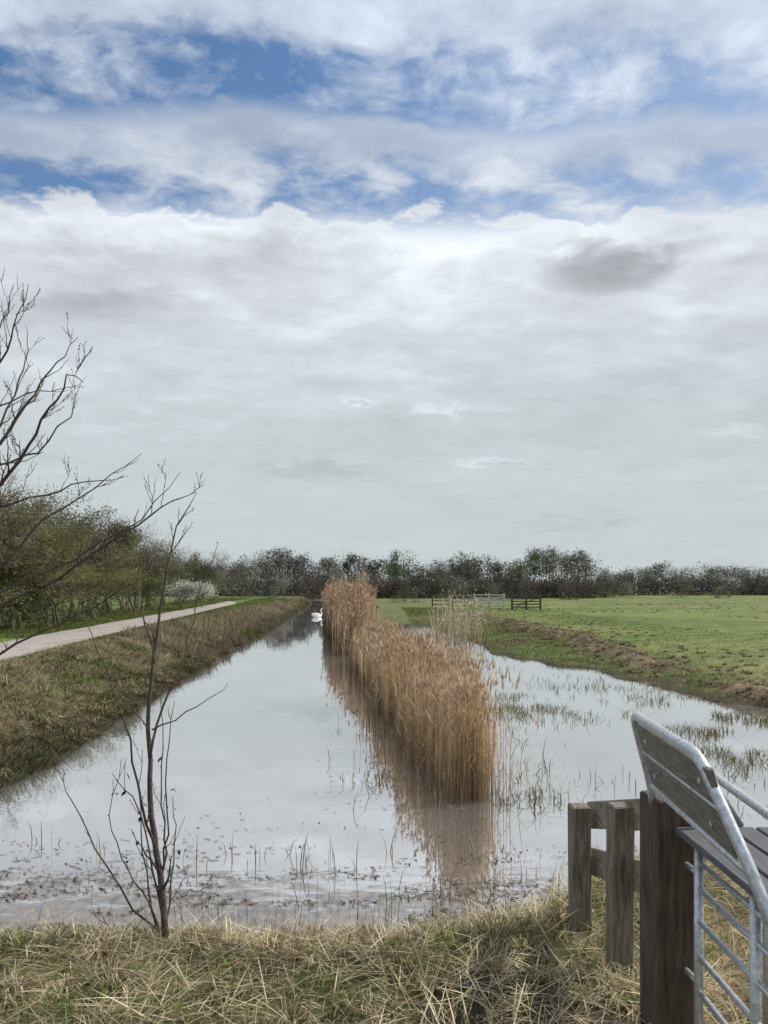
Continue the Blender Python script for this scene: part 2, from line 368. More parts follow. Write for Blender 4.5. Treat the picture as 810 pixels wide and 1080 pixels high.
# floating debris
n = 15000; x = R.uniform(-7, 4, n); y = 5.3+np.abs(R.normal(0, 1.1, n))
k = (fb(x*.5, y*1.5, .5, 91) > .50) & (sdist(x, y) < .1); x = x[k]; y = y[k]
n2_ = 240; x = np.concatenate([x, 2.05-.095*11+R.normal(0, .8, n2_)]); y = np.concatenate([y, R.uniform(8.8, 12, n2_)]); n = len(x)
an = R.normal(0, .8, n); L = R.uniform(.005, .035, n)*np.where(R.rand(n) < .04, 3, 1); Wd = R.uniform(.003, .010, n)
V = np.zeros((n, 4, 3)); ca, sa = np.cos(an), np.sin(an)
for j, (p, q) in enumerate([(-1, -.4), (1, -1), (.8, .5), (-.7, 1)]):
    V[:, j, 0] = x+ca*L*p-sa*Wd*q; V[:, j, 1] = y+sa*L*p+ca*Wd*q; V[:, j, 2] = .004+R.uniform(0, .006, n)
obj('floating_debris', mesh_np('floating_debris', V.reshape(-1, 3), np.arange(n*4), np.arange(n)*4, np.full(n, 4), np.repeat(pick(n, [(.06, .045, .03), (.12, .09, .06), (.26, .2, .14), (.04, .03, .02)], .3), 4, 0), [M_blade]))

# ---------------------------------------------------------------- grasses
STR = [(.52, .44, .28), (.60, .52, .35), (.42, .34, .20), (.29, .22, .12), (.66, .58, .41)]
GRN = [(.125, .18, .032), (.17, .225, .045), (.09, .13, .026), (.21, .245, .065)]
def scatter(n, x0, x1, y0, y1, dens):
    x = R.uniform(x0, x1, n); y = R.uniform(y0, y1, n)
    k = R.rand(n) < dens(x, y); return x[k], y[k]
def nb(x, y): return (sdist(x, y) > .12)*(weights(x, y)[0] > .3)*1.0
def gpatch(x, y): return ss(.50, .61, fb(x, y, .8, 71)+.10*ss(.9, 1.6, x)+.03*ss(4.5, 5.0, y))
x, y = scatter(38000, -4.5, 5.2, 2.8, 7.6, lambda x, y: nb(x, y)*(1-.7*gpatch(x, y)))
n = len(x); z = height(x, y); az = R.normal(.3, 1.2, n)+3.14*(R.rand(n) < .4)
cl = fb(x, y, .45, 72)
h = R.uniform(.01, .10, n)*(.4+1.3*cl); ln = R.uniform(.08, .38, n)
c = pick(n, STR, .25)*(.35+1.2*cl)[:, None]
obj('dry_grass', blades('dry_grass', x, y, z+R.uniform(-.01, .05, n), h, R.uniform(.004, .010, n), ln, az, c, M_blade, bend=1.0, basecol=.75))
x, y = scatter(56000, -4.5, 5.2, 2.8, 7.6, lambda x, y: nb(x, y)*(.10+.85*gpatch(x, y)))
n = len(x); z = height(x, y); cl = fb(x, y, .5, 74)
c = np.where((R.rand(n) < .75)[:, None], pick(n, GRN, .25), pick(n, STR, .2))
obj('grass', blades('grass', x, y, z-.01, R.uniform(.04, .15, n)*(.3+1.2*cl), R.uniform(.003, .008, n), R.uniform(.02, .12, n), R.uniform(0, 6.28, n), c, M_blade))
x, y = scatter(3200, -4.5, 4.5, 4.4, 7.4, lambda x, y: nb(x, y)*(sdist(x, y) < .8)*(fb(x, y, .6, 75) > .5))
n = len(x)
obj('grass', blades('tall_grass', x, y, height(x, y), R.uniform(.12, .34, n)*(.6+.7*ss(.3, 1.2, x)), R.uniform(.004, .008, n), R.uniform(.03, .2, n), R.uniform(0, 6.28, n), np.where((R.rand(n) < .35)[:, None], pick(n, GRN, .2), pick(n, STR, .2)), M_blade))
a = Acc()
for _ in range(45):
    px_ = rnd.uniform(-3, 1.9); py_ = rnd.uniform(3.8, 4.9); zz = float(height(np.array([px_]), np.array([py_]))[0])
    for k in range(rnd.randint(6, 16)):
        an = rnd.uniform(0, 6.28); L = rnd.uniform(.01, .03); r_ = rnd.uniform(0, .1)
        p = Vector((px_+math.cos(an)*r_, py_+math.sin(an)*r_, zz+rnd.uniform(.02, .08))); u = Vector((math.cos(an), math.sin(an), rnd.uniform(-.2, .6))).normalized()*L
        v_ = u.cross(Vector((rnd.uniform(-.4, .4), rnd.uniform(-.4, .4), 1))).normalized()*L*.5; b = rnd.uniform(.7, 1.3)
        a.leaf(p, u, v_, (.12*b, .18*b, .03*b))
obj('weeds', a.mesh('weeds', [M_leaf]))
def tussocks(name, cxs, cys, nbl, L, w, pal, mat=M_blade, dark=1):
    n0 = len(cxs); x = np.repeat(cxs, nbl); y = np.repeat(cys, nbl); n = len(x); s_ = np.repeat(R.uniform(.5, 1.2, n0), nbl)
    ww = np.repeat(w if hasattr(w, '__len__') else np.full(n0, w), nbl)
    az = R.uniform(0, 6.28, n); r = R.uniform(0, .09, n)*s_; x = x+np.cos(az)*r; y = y+np.sin(az)*r
    t = R.rand(n); h = L*s_*(.05+.75*(1-t))*R.uniform(.6, 1, n); ln = L*s_*(.25+.75*t)*R.uniform(.6, 1, n)
    tone = np.repeat(R.uniform(.5, 1.2, n0), nbl)
    z = height(x, y)
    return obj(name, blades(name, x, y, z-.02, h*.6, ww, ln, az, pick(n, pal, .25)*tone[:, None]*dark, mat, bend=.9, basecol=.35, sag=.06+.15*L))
x, y = scatter(1500, -8.8, -4.2, 7.8, 34, lambda x, y: (sdist(x, y) > .2)*(sdist(x, y) < 3.1)*(fb(x, y, 1.5, 33) > .40))
tussocks('grass_tussocks', x, y, 46, .46, .006+.0006*y, STR[:4]+[(.16, .16, .06), (.12, .13, .04)], dark=.85)
x, y = scatter(110, -3.5, 2.2, 3.7, 5.1, lambda x, y: nb(x, y)*(fb(x, y, 1.0, 35) > .42))
tussocks('grass_tussocks', x, y, 80, .34, .007, STR)
y = R.uniform(13, 50, 420); x = 9.3-.03*y+np.clip(17-y, 0, 20)*.35+(vnoise(y, y*0, 5, 5)-.5)*1.1+R.normal(0, .8, 420); k = sdist(x, y) > .2; x = x[k]; y = y[k]
tussocks('grass_tussocks', x, y, 30, .32, .0007*y+.004, [(.42, .33, .22), (.3, .23, .15), (.5, .41, .28), (.16, .12, .08)])

# left bank
def lb(x, y):
    z, s, wn, wl, wr, rg, dx = height(x, y, True); pr = -6.9-.118*y
    return (wl > .5)*(s > .05)*((x > pr+.05) | (x < pr-2.35))
x, y = scatter(80000, -12, -3.8, 7.5, 26, lb)
s = sdist(x, y); n = len(x); z = height(x, y); cl = fb(x, y, .8, 81); cl2 = fb(x, y, 2.2, 85); gz = (s > 3.1) | (s < .8)*(cl > .42) | (fb(x, y, 1.4, 82) > .56)
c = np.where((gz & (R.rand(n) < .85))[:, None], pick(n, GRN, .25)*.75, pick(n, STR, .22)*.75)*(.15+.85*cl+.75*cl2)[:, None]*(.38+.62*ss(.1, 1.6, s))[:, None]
h = np.where(s > 3.2, R.uniform(.03, .1, n), R.uniform(.03, .24, n)*(.2+1.5*cl))
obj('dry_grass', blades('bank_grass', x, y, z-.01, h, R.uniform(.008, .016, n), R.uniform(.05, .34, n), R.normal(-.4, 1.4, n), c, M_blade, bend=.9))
nn_ = 90000; y = 26*np.exp(R.rand(nn_)*math.log(150/26)); x = -3.6-.07*y-R.uniform(0, 1, nn_)*(8+y*.09); k = lb(x, y) > .5; x = x[k]; y = y[k]
s = sdist(x, y); n = len(x); z = height(x, y); cl = fb(x, y, 1.5, 83); cl3 = fb(x, y, 5, 84); gz = (s > 3.2) | (cl3 > .6)
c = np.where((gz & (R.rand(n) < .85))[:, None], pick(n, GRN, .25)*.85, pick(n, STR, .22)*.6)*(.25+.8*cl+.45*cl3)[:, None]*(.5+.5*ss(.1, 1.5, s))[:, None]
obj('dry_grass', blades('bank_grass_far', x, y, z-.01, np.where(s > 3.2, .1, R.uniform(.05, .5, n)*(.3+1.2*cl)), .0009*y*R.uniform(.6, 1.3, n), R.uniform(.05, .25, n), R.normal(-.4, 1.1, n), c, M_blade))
# right bank
y = 13*np.exp(R.rand(80000)*math.log(90/13)); x = R.uniform(2, 17, 80000)
z, s, wn, wl, wr, rg, dxr = height(x, y, True)
k = (wr > .5)*(s > .02)*(R.rand(len(x)) < (.9-.6*ss(.8, 2.0, dxr))) > 0
x, y, z, s, rg, dxr = x[k], y[k], z[k], s[k], rg[k], dxr[k]; n = len(x); cl = fb(x, y, 1.2, 87)
isr = (rg > .25) & (fb(x, y, 1.0, 4) > .45)
c = np.where(isr[:, None], pick(n, [(.40, .31, .21), (.24, .18, .12), (.50, .41, .28), (.14, .10, .07)], .25), np.where(((cl > .36) | (dxr > .5))[:, None], pick(n, GRN, .25)*.8, pick(n, [(.26, .2, .11), (.14, .1, .06)], .25)))*(.5+.9*cl)[:, None]
obj('grass', blades('meadow_edge_grass', x, y, z-.01, np.where(dxr > .8, .06, R.uniform(.02, .15, n)), .0007*y*R.uniform(.6, 1.3, n), R.uniform(.03, .22, n), R.uniform(0, 6.28, n), c, M_blade))
# rough tufts out in the meadow
y = 16*np.exp(R.rand(1500)*math.log(180/16)); x = 10+R.rand(1500)*y*.62; k = fb(x, y, 9, 66) > .47; x = x[k]; y = y[k]
tussocks('meadow_tufts', x, y, 16, .22, .0011*y, [(.10, .13, .035), (.16, .17, .06), (.24, .21, .10), (.08, .10, .03)])

# ---------------------------------------------------------------- wooden fence
fence = bpy.data.objects.new('wooden_fence', None); col.objects.link(fence)
def part(name, acc, mats, parent, smooth=False):
    return obj(name, acc.mesh(name, mats, smooth), parent)
def post(name, x, y, z0, z1, w, t, mat, rot=.06, lean=(0, 0)):
    a = Acc(); c, s = math.cos(rot), math.sin(rot)
    a.box((x+lean[0]/2, y+lean[1]/2, (z0+z1)/2), Vector((c, s, 0))*w/2, Vector((-s, c, 0))*t/2, Vector((lean[0]/2, lean[1]/2, (z1-z0)/2)), bev=.008)
    part(name, a, [mat], fence)
post('post_1', 1.27, 4.9, .1, 1.21, .12, .12, M_wood, lean=(-.01, 0))
post('post_2', 1.345, 4.35, .1, 1.37, .125, .12, M_wood, .1, lean=(.012, 0))
post('gate_post', 1.385, 3.7, .0, 1.60, .20, .2, M_wooddk, .12)
def rail(name, p, q, hh, t):
    a = Acc(); p = Vector(p); q = Vector(q); d = (q-p)/2; s = d.normalized().cross(Vector((0, 0, 1)))
    a.box((p+q)/2, d, s*t/2, Vector((0, 0, hh/2)), bev=.006); part(name, a, [M_woodr], fence)
rail('rail_1', (1.365, 5.05, 1.10), (1.47, 3.82, 1.47), .18, .035)
rail('rail_2', (1.365, 5.05, .80), (1.47, 3.82, 1.10), .18, .035)

# ---------------------------------------------------------------- bench
bench = bpy.data.objects.new('park_bench', None); col.objects.link(bench)
def slant(t, y):
    return Vector((1.13+(y-2.7)*.066+.09*t, y, 2.0-.335*t))
for j, (t0, t1) in enumerate([(.07, .46), (.54, .93)]):
    a = Acc(); A = slant((t0+t1)/2, 3.57); B = slant((t0+t1)/2, 2.66-.12*(t0+t1)/2)
    up = (slant(t1, 3)-slant(t0, 3))/2; al = (B-A)/2; nn = al.cross(up).normalized()*.012
    a.box((A+B)/2, al, up, nn, bev=.004); part('backrest_board_%d' % (j+1), a, [M_board], bench)
def rounded(pts, r=.1, k=6):
    out = [pts[0]]
    for i in range(1, len(pts)-1):
        p0, p, p1 = Vector(pts[i-1]), Vector(pts[i]), Vector(pts[i+1])
        a = p+(p0-p).normalized()*min(r, (p0-p).length*.45); b = p+(p1-p).normalized()*min(r, (p1-p).length*.45)
        for j in range(k+1):
            t = j/k; out.append(a*(1-t)**2+p*2*t*(1-t)+b*t*t)
    out.append(pts[-1]); return out
a = Acc()
a.tube(rounded([Vector((1.30, 3.66, 1.57)), slant(1.0, 3.64), slant(-.02, 3.62), slant(-.02, 2.72), slant(1.0, 2.47), Vector((1.24, 2.40, 1.50)), Vector((1.72, 2.38, 1.43)), Vector((1.75, 2.38, .45))], .09), .021, 12)
a.tube([slant(1.0, 3.64), slant(1.0, 2.49)], .016, 10)
a.tube([slant(.5, 3.60), slant(.5, 2.60)], .011, 8)
part('tube_frame', a, [M_galv], bench, True)
a = Acc()
for yy_ in (3.45, 2.75):
    for t in (.26, .73):
        p = slant(t, yy_); a.tube([p+Vector((-.016, 0, -.004)), p+Vector((-.011, 0, -.003))], .011, 10)
part('bolts', a, [M_galv], bench)
a = Acc()
a.tube(rounded([Vector((1.68, 3.57, 1.49)), Vector((1.50, 3.57, 1.76)), Vector((1.40, 2.45, 1.76)), Vector((1.50, 2.42, 1.49))], .07), .017, 10)
part('armrest_rail', a, [M_galv], bench, True)
for j in range(4):
    a = Acc(); xx = 1.40+j*.125
    a.box((xx+.02, 3.0, 1.475), (.056, 0, 0), (0, .55, 0), (0, 0, .016), bev=.005); part('seat_board_%d' % (j+1), a, [M_seat], bench)
a = Acc()
a.tube([Vector((1.42, 3.52, 1.44)), Vector((1.8, 3.52, 1.44))], .018, 10)
a.tube([Vector((1.27, 2.5, 1.44)), Vector((1.8, 2.5, 1.44))], .018, 10)
a.tube([Vector((1.78, 3.52, 1.44)), Vector((1.78, 3.52, .4))], .02, 10)
part('seat_supports', a, [M_galv], bench, True)

gate = bpy.data.objects.new('metal_gate', None); col.objects.link(gate)
a = Acc()
for yy_ in (3.46, 2.93, 2.35): a.tube([Vector((1.435, yy_, .35)), Vector((1.435, yy_, 1.42))], .021, 12)
part('uprights', a, [M_galv], gate, True)
a = Acc()
for zz in (1.36, 1.24, 1.09, .93, .77, .61): a.tube([Vector((1.435, 3.46, zz)), Vector((1.435, 2.35, zz))], .013, 10)
part('bars', a, [M_galv], gate, True)
a = Acc()
for zz in (1.3, .8): a.tube([Vector((1.44, 3.46, zz)), Vector((1.43, 3.59, zz))], .014, 8)
part('hinges', a, [M_galv], gate, True)

def field_gate(x0, x1, y0, y1, z, H, bars, matp, name, brace=True):
    e = bpy.data.objects.new(name, None); col.objects.link(e)
    a = Acc(); p = Vector((x0, y0, z)); q = Vector((x1, y1, z)); L = (q-p).length; k = max(2, int(round(L/1.6))+1)
    for j in range(k):
        o = p.lerp(q, j/(k-1)); a.box(o+Vector((0, 0, H/2)), (.09, 0, 0), (0, .09, 0), (0, 0, H/2+.1), bev=.01)
    obj('posts', a.mesh('posts', [matp]), e)
    a = Acc()
    for b in range(bars):
        zz = H*(.2+.75*b/(bars-1)); a.box((p+q)/2+Vector((0, -.1, zz)), (q-p)/2, (0, .025, 0), (0, 0, .06), bev=.008)
    if brace: a.tube([p+Vector((0, -.15, .2)), q+Vector((0, -.15, H*.9))], .05, 6)
    obj('rails', a.mesh('rails', [matp]), e)
M_gw = mat_noise('grey_gate_wood', (.36, .35, .33), (.60, .58, .55), 3, .8)
M_gd = mat_noise('dark_gate_wood', (.06, .05, .04), (.13, .10, .08), 3, .8)
M_gm = mat_noise('silvered_gate_wood', (.18, .165, .14), (.32, .3, .27), 3, .8)
def gx(px, d): return (px-405)/F*d
field_gate(gx(456, 96), gx(474, 96), 96, 96.5, .45, 1.4, 3, M_gd, 'wooden_gate', False)
field_gate(gx(477, 90), gx(497, 90), 90, 90.5, .45, 1.5, 4, M_gm, 'wooden_gate', False)
field_gate(gx(500, 84), gx(532, 84), 84, 84.3, .45, 1.65, 5, M_gw, 'wooden_gate')
field_gate(gx(540, 80), gx(570, 80), 80, 80, .45, 1.6, 5, M_gd, 'wooden_gate')

# ---------------------------------------------------------------- swan
sw = bpy.data.objects.new('swan', None); col.objects.link(sw); sw.location = (-6.35, 72, 0); sw.rotation_euler = (0, 0, .5); sw.scale = (.9,)*3
a = Acc(); bp = [(-.62, .26, .02), (-.5, .22, .1), (-.3, .17, .2), (0, .14, .25), (.25, .14, .22), (.42, .18, .13), (.5, .22, .06)]
a.tube([Vector((p[0], 0, p[1])) for p in bp], [p[2] for p in bp], 14); part('body', a, [M_white], sw, True)
a = Acc(); a.tube([Vector(p) for p in [(.38, 0, .2), (.52, 0, .35), (.5, 0, .52), (.42, 0, .66), (.42, 0, .78), (.5, 0, .85), (.58, 0, .83), (.64, 0, .80)]], [.09, .06, .048, .042, .042, .055, .06, .03], 10); part('neck_and_head', a, [M_white], sw, True)
a = Acc(); a.tube([Vector((.62, 0, .81)), Vector((.75, 0, .76))], [.03, .012], 8); part('beak', a, [M_beak], sw, True)
a = Acc()
for sgn in (-1, 1): a.tube([Vector((.59, sgn*.05, .845)), Vector((.59, sgn*.062, .845))], .01, 8)
part('eyes', a, [M_black], sw, True)
for sgn in (-1, 1):
    a = Acc(); a.tube([Vector((.3, sgn*.14, .25)), Vector((.0, sgn*.2, .33)), Vector((-.35, sgn*.13, .36)), Vector((-.68, sgn*.04, .36))], [.05, .11, .09, .01], 10); part('wing', a, [M_white], sw, True)

# ---------------------------------------------------------------- bare branches (near)
BK = (.085, .066, .056)
def wander(pts, amp, n=4):
    out = []
    for p, q in zip(pts, pts[1:]):
        for j in range(n):
            o = p.lerp(q, j/n)
            if j: o = o+Vector([rnd.uniform(-amp, amp) for _ in range(3)])
            out.append(o)
    out.append(pts[-1]); return out
def twigs(a, pts, r0, r1, depth, dens, ln, c=BK, buds=True, up=.5):
    n = len(pts); rr = [r0+(r1-r0)*(i/(n-1)) for i in range(n)]
    a.tube(pts, rr, 6 if r0 > .006 else 4, c)
    if buds:
        for i in range(1, n):
            if rnd.random() < .3:
                p = pts[i]; d = Vector([rnd.uniform(-1, 1) for _ in range(3)]).normalized()*.012
                a.tube([p, p+d*.6, p+d], [.001+rr[i]*.6, rr[i]*.8+.002, .0005], 4, (.12, .075, .05))
    if depth <= 0: return
    for i in range(1, n-1):
        if rnd.random() < dens:
            t = (pts[i+1]-pts[i-1]).normalized()
            s = Vector([rnd.uniform(-1, 1) for _ in range(3)]); s = (s-t*s.dot(t)).normalized()
            d = (t*.75+s*.6+Vector((0, 0, up*.6))).normalized(); L = ln*rnd.uniform(.4, 1.1)*(1-.5*i/n)
            e = pts[i]+d*L+Vector((0, 0, L*.15)); m_ = pts[i]+d*L*.5+Vector([rnd.uniform(-.03, .03)*L*2 for _ in range(3)])
            twigs(a, wander([pts[i], m_, e], L*.025, 3), max(rr[i]*.55, .0022), .0014, depth-1, dens*.8, ln*.5, c, buds, up)
def PP(lst, d, dd=0):
    return [P(px, py, d+dd*i/(len(lst)-1)) for i, (px, py) in enumerate(lst)]
a = Acc()
main = PP([(174, 1010), (171, 940), (163, 880), (158, 820), (156, 770), (160, 715), (167, 660), (176, 600), (186, 555), (207, 520)], 4.75, .2)
a_main = wander(main, .009, 3); twigs(a, a_main, .023, .002, 2, .25, .40)
for lst, dd, r in [([(170, 960), (158, 900), (140, 840), (118, 815)], -.3, .008), ([(166, 905), (150, 850), (138, 780), (112, 705), (88, 650)], -.4, .010), ([(158, 800), (172, 745), (196, 690), (206, 640), (230, 572)], .3, .009),
                   ([(156, 770), (140, 745), (122, 735)], .2, .006), ([(160, 770), (185, 760), (218, 738), (240, 722)], .3, .006), ([(163, 700), (150, 640), (146, 590)], .3, .007),
                   ([(172, 985), (140, 960), (100, 895), (76, 845), (60, 812)], -.3, .008), ([(174, 990), (180, 930), (186, 870), (182, 840)], .3, .007), ([(172, 985), (150, 940), (128, 905), (115, 860), (128, 800)], .3, .007),
                   ([(168, 930), (178, 880), (176, 800), (184, 740)], -.3, .007), ([(172, 1000), (160, 960), (150, 900), (146, 830), (150, 790)], .2, .009), ([(170, 950), (176, 900), (170, 850), (172, 790), (168, 720)], .2, .008), ([(172, 990), (120, 985), (95, 960)], .2, .006)]:
    p = wander(PP(lst, 4.8, dd), .014, 3); twigs(a, p, r, .0018, 1, .3, .28)
for _ in range(60):
    p = P(rnd.uniform(120, 190), rnd.uniform(790, 985), 4.8+rnd.uniform(-.2, .2)); u = Vector([rnd.uniform(-1, 1) for _ in range(3)]).normalized(); v_ = u.cross(Vector((.3, .5, .8))).normalized()
    if rnd.random() < .4: a.leaf(p, u*.03, v_*.014, (.07, .045, .03))
obj('bare_sapling', a.mesh('bare_sapling', [M_bark], True))

a = Acc(); d0 = 5.4
trunk = PP([(-185, 1010), (-175, 850), (-180, 700), (-165, 560), (-170, 420), (-150, 300), (-160, 160)], d0, .2)
a.tube(wander(trunk, .01, 3), [.09-.075*i/18 for i in range(19)], 10, BK)
for lst, dd, r in [([(-178, 800), (-90, 700), (0, 640), (60, 612), (130, 563), (170, 535), (207, 519)], -.2, .018), ([(-175, 760), (-60, 640), (0, 598), (45, 548), (100, 515), (150, 478)], .5, .016),
                   ([(-170, 620), (-80, 550), (0, 512), (30, 470), (52, 430), (70, 395), (88, 404)], -.4, .018), ([(-168, 540), (-70, 500), (0, 468), (25, 430), (42, 405), (60, 382), (82, 356)], .3, .018),
                   ([(-165, 480), (-70, 430), (0, 382), (14, 345), (30, 300)], -.3, .013), ([(-160, 450), (-60, 440), (0, 428), (40, 412), (88, 408)], .6, .011),
                   ([(-178, 850), (-80, 760), (0, 690), (60, 660), (115, 630), (165, 600)], -.3, .014), ([(-170, 600), (-60, 560), (0, 535), (50, 522), (90, 508), (135, 502)], .5, .014), ([(-165, 500), (-60, 420), (0, 345), (10, 322), (15, 300)], .5, .009),
                   ([(-176, 720), (-60, 650), (0, 625), (80, 590), (150, 548), (190, 498)], .3, .015), ([(-170, 560), (-80, 520), (0, 490), (40, 478), (75, 440), (85, 405)], .2, .013), ([(-170, 560), (-80, 500), (0, 450), (20, 400), (30, 370), (28, 345)], .6, .012)]:
    p = wander(PP(lst, d0, dd), .02, 3); twigs(a, p, r, .002, 3 if r > .0125 else 2, .45, .40, up=.7)
obj('bare_tree', a.mesh('bare_tree', [M_bark], True))

# ---------------------------------------------------------------- trees
def make_tree(name, seed, H, spread, lc, nleaf, lsize, barec=(.12, .10, .08)):
    rg = random.Random(seed); a = Acc(); tips = []
    def br(p, d, L, r, dep):
        n = 4; pts = [p]
        for i in range(n):
            d = (d+Vector([rg.uniform(-.22, .22) for _ in range(3)])+Vector((0, 0, .06))).normalized(); p = p+d*L/n; pts.append(p)
        a.tube(pts, [r*(1-.5*i/n) for i in range(n+1)], 7 if dep > 3 else 4 if dep > 1 else 3, barec, 0, False)
        if dep <= 2: tips.extend(pts[1:])
        if dep == 0: return
        for k in range(rg.randint(3, 4)):
            q = pts[rg.randint(2, n)]; s = Vector([rg.uniform(-1, 1) for _ in range(3)]); s.z *= .5
            s.x *= spread; s.y *= spread
            br(q, (d*.55+s.normalized()*.75+Vector((0, 0, .2))).normalized(), L*rg.uniform(.55, .8), r*.5, dep-1)
    for st in range(rg.randint(1, 3)):
        br(Vector((rg.uniform(-.6, .6), rg.uniform(-.6, .6), 0)), Vector((rg.uniform(-.3, .3), rg.uniform(-.3, .3), 1)).normalized(), H*.36, H*.014, 5)
    cl = {}
    for _ in range(nleaf):
        i = rg.randrange(len(tips)); p = tips[i]+Vector([rg.gauss(0, .22) for _ in range(3)])
        key = (int(p.x/.9), int(p.y/.9), int(p.z/.9))
        if key not in cl: cl[key] = rg.uniform(.5, 1.45)
        b = cl[key]*rg.uniform(.75, 1.25); c0 = lc[rg.randrange(len(lc))]
        u = Vector([rg.uniform(-1, 1) for _ in range(3)]).normalized()*lsize*rg.uniform(.5, 1.2); v_ = u.cross(Vector([rg.uniform(-1, 1) for _ in range(3)])).normalized()*lsize*.6
        a.leaf(p, u, v_, (c0[0]*b, c0[1]*b, c0[2]*b), 1)
    me = a.mesh(name, [M_bark, M_leaf]); zs = np.array([v[2] for v in a.v]); return me, zs.max()
OL = [(.13, .14, .055), (.15, .155, .06), (.105, .115, .05), (.14, .12, .07)]
YG = [(.19, .20, .07), (.15, .175, .055), (.22, .215, .085)]
variants = [make_tree('t1', 1, 8, 1.1, OL, 9500, .065), make_tree('t2', 5, 8, 1.2, YG, 8000, .06), make_tree('t3', 9, 7, 1.4, OL, 10000, .07), make_tree('t4', 13, 8, 1.1, [(.17, .135, .10)], 1800, .045, (.16, .13, .105))]
names = ['leafy_tree', 'leafy_tree', 'leafy_tree', 'bare_woodland_tree']
def place(vi, px, d, H, rot=None, nm=None, sxy=1):
    me, h = variants[vi]; x = (px-405)/F*d
    o = obj(nm or names[vi], me); s = H/h
    o.scale = (s*sxy, s*sxy, s); o.location = (x, d, float(height(np.array([x]), np.array([d]))[0])-.1); o.rotation_euler = (0, 0, rnd.uniform(0, 6.28) if rot is None else rot)
def topH(py, d): return CZ+(622-py)/F*d-.8
for vi, px, d, py, sx in [(0, -35, 36, 508, 1.2), (2, 12, 40, 512, 1.2), (1, 48, 38, 528, 1.2), (0, 40, 50, 515, 1.1), (3, 8, 33, 478, .8), (2, 85, 48, 530, 1.2), (1, 112, 52, 545, 1.3), (3, 100, 60, 528, 1), (0, 125, 58, 548, 1.3), (3, 165, 70, 560, 1.2), (2, 150, 64, 566, 1.3), (1, 60, 33, 575, 1.5), (2, 20, 31, 565, 1.6), (1, -10, 30, 555, 1.5), (1, 95, 42, 578, 1.6), (1, 135, 54, 588, 1.6), (3, -60, 30, 480, 1), (0, 175, 85, 580, 1.5), (2, 205, 95, 588, 1.6), (3, 190, 100, 572, 1.2), (3, 225, 120, 577, 1.3), (3, 60, 44, 520, 1.1), (3, 135, 60, 545, 1.1)]:
    place(vi, px, d, topH(py, d), sxy=sx)
variants.append(make_tree('blossom', 21, 3, 1.5, [(.7, .68, .64), (.6, .6, .54), (.2, .22, .1)], 4500, .06)); names.append('blossoming_bush')
place(4, 190, 62, topH(606, 62), sxy=1.3); place(4, 214, 68, topH(608, 68), sxy=1.4)

def treemass(name, spec, ntri, base_cols, tri, lo=.12):
    Vs = []; Cs = []; acc = Acc()
    for (x, y, H, rad, z0) in spec:
        # neighbouring trees share a stand colour so the mass breaks into stands
        kc = int(vnoise(np.array([x]), np.array([0.0]), 14, 55)[0]*len(base_cols)*.999)
        cb = np.array(base_cols[kc if R.rand() < .6 else R.randint(len(base_cols))])*R.uniform(.75, 1.25)
        nl = R.randint(9, 15); lr = rad*R.uniform(.3, .6, nl); lob = np.stack([R.normal(0, rad*.45, nl), R.normal(0, rad*.45, nl), H*R.uniform(lo, 1, nl)], 1)
        rr_ = np.hypot(lob[:, 0], lob[:, 1])/rad
        lob[:, 2] = np.minimum(lob[:, 2], (H-lr)*(1-.3*np.clip(rr_, 0, 1.2)**2)); lb_ = R.uniform(.75, 1.25, nl)
        k = R.randint(0, nl, ntri); dr = R.normal(0, 1, (ntri, 3)); dr /= np.linalg.norm(dr, axis=1)[:, None]
        p = lob[k]+dr*(lr[k]*(R.uniform(.05, 1.0, ntri)**.5+.12*np.abs(R.normal(0, 1, ntri))))[:, None]; p[:, 2] = np.clip(p[:, 2], .05, H*1.06)
        p += np.array([x, y, z0]); c = cb*(lb_[k]*R.uniform(.8, 1.2, ntri))[:, None]
        t = tri*R.uniform(.4, 1.3, ntri)
        q = np.stack([p+R.normal(0, 1, (ntri, 3))*t[:, None]*.6 for _ in range(3)], 1)
        Vs.append(q.reshape(-1, 3)); Cs.append(np.repeat(c, 3, 0))
        b = np.array([x, y, z0])
        acc.tube([Vector(b), Vector(b+[0, 0, H*.6])], [H*.012, H*.005], 4, tuple(cb*.8), 0, False)
        for _ in range(8):
            s_ = b+np.array([R.normal(0, rad*.15), R.normal(0, rad*.15), H*R.uniform(.3, .6)]); e_ = b+np.array([R.normal(0, rad*.5), R.normal(0, rad*.5), H*R.uniform(.7, 1.03)])
            acc.tube([Vector(s_), Vector((s_+e_)/2+[0, 0, H*.05]), Vector(e_)], [H*.004, H*.0025, H*.001], 3, tuple(cb*.9), 0, False)
    V = np.concatenate(Vs); Cc = np.concatenate(Cs); n = len(V)//3
    o = obj(name, mesh_np(name, V, np.arange(n*3), np.arange(n)*3, np.full(n, 3), Cc, [M_leaf]))
    obj('trunks', acc.mesh('trunks', [M_bark]), o)
prof = [(-400, 575), (100, 575), (200, 582), (240, 592), (262, 588), (275, 579), (295, 576), (320, 580), (342, 588), (355, 580), (372, 575), (388, 584), (405, 580), (430, 576), (447, 590), (462, 589), (480, 579), (505, 582), (530, 585), (542, 592), (556, 577), (575, 574), (595, 577), (618, 582), (632, 594), (642, 602), (660, 598), (680, 593), (700, 590), (725, 597), (750, 592), (775, 593), (810, 598), (900, 594), (1250, 590)]
pxs = [p[0] for p in prof]; pys = [p[1] for p in prof]
GB = [(.085, .082, .066), (.10, .085, .07), (.095, .105, .062), (.105, .10, .075), (.125, .14, .075), (.075, .07, .064), (.088, .07, .062)]
spec = []; px = -300.0
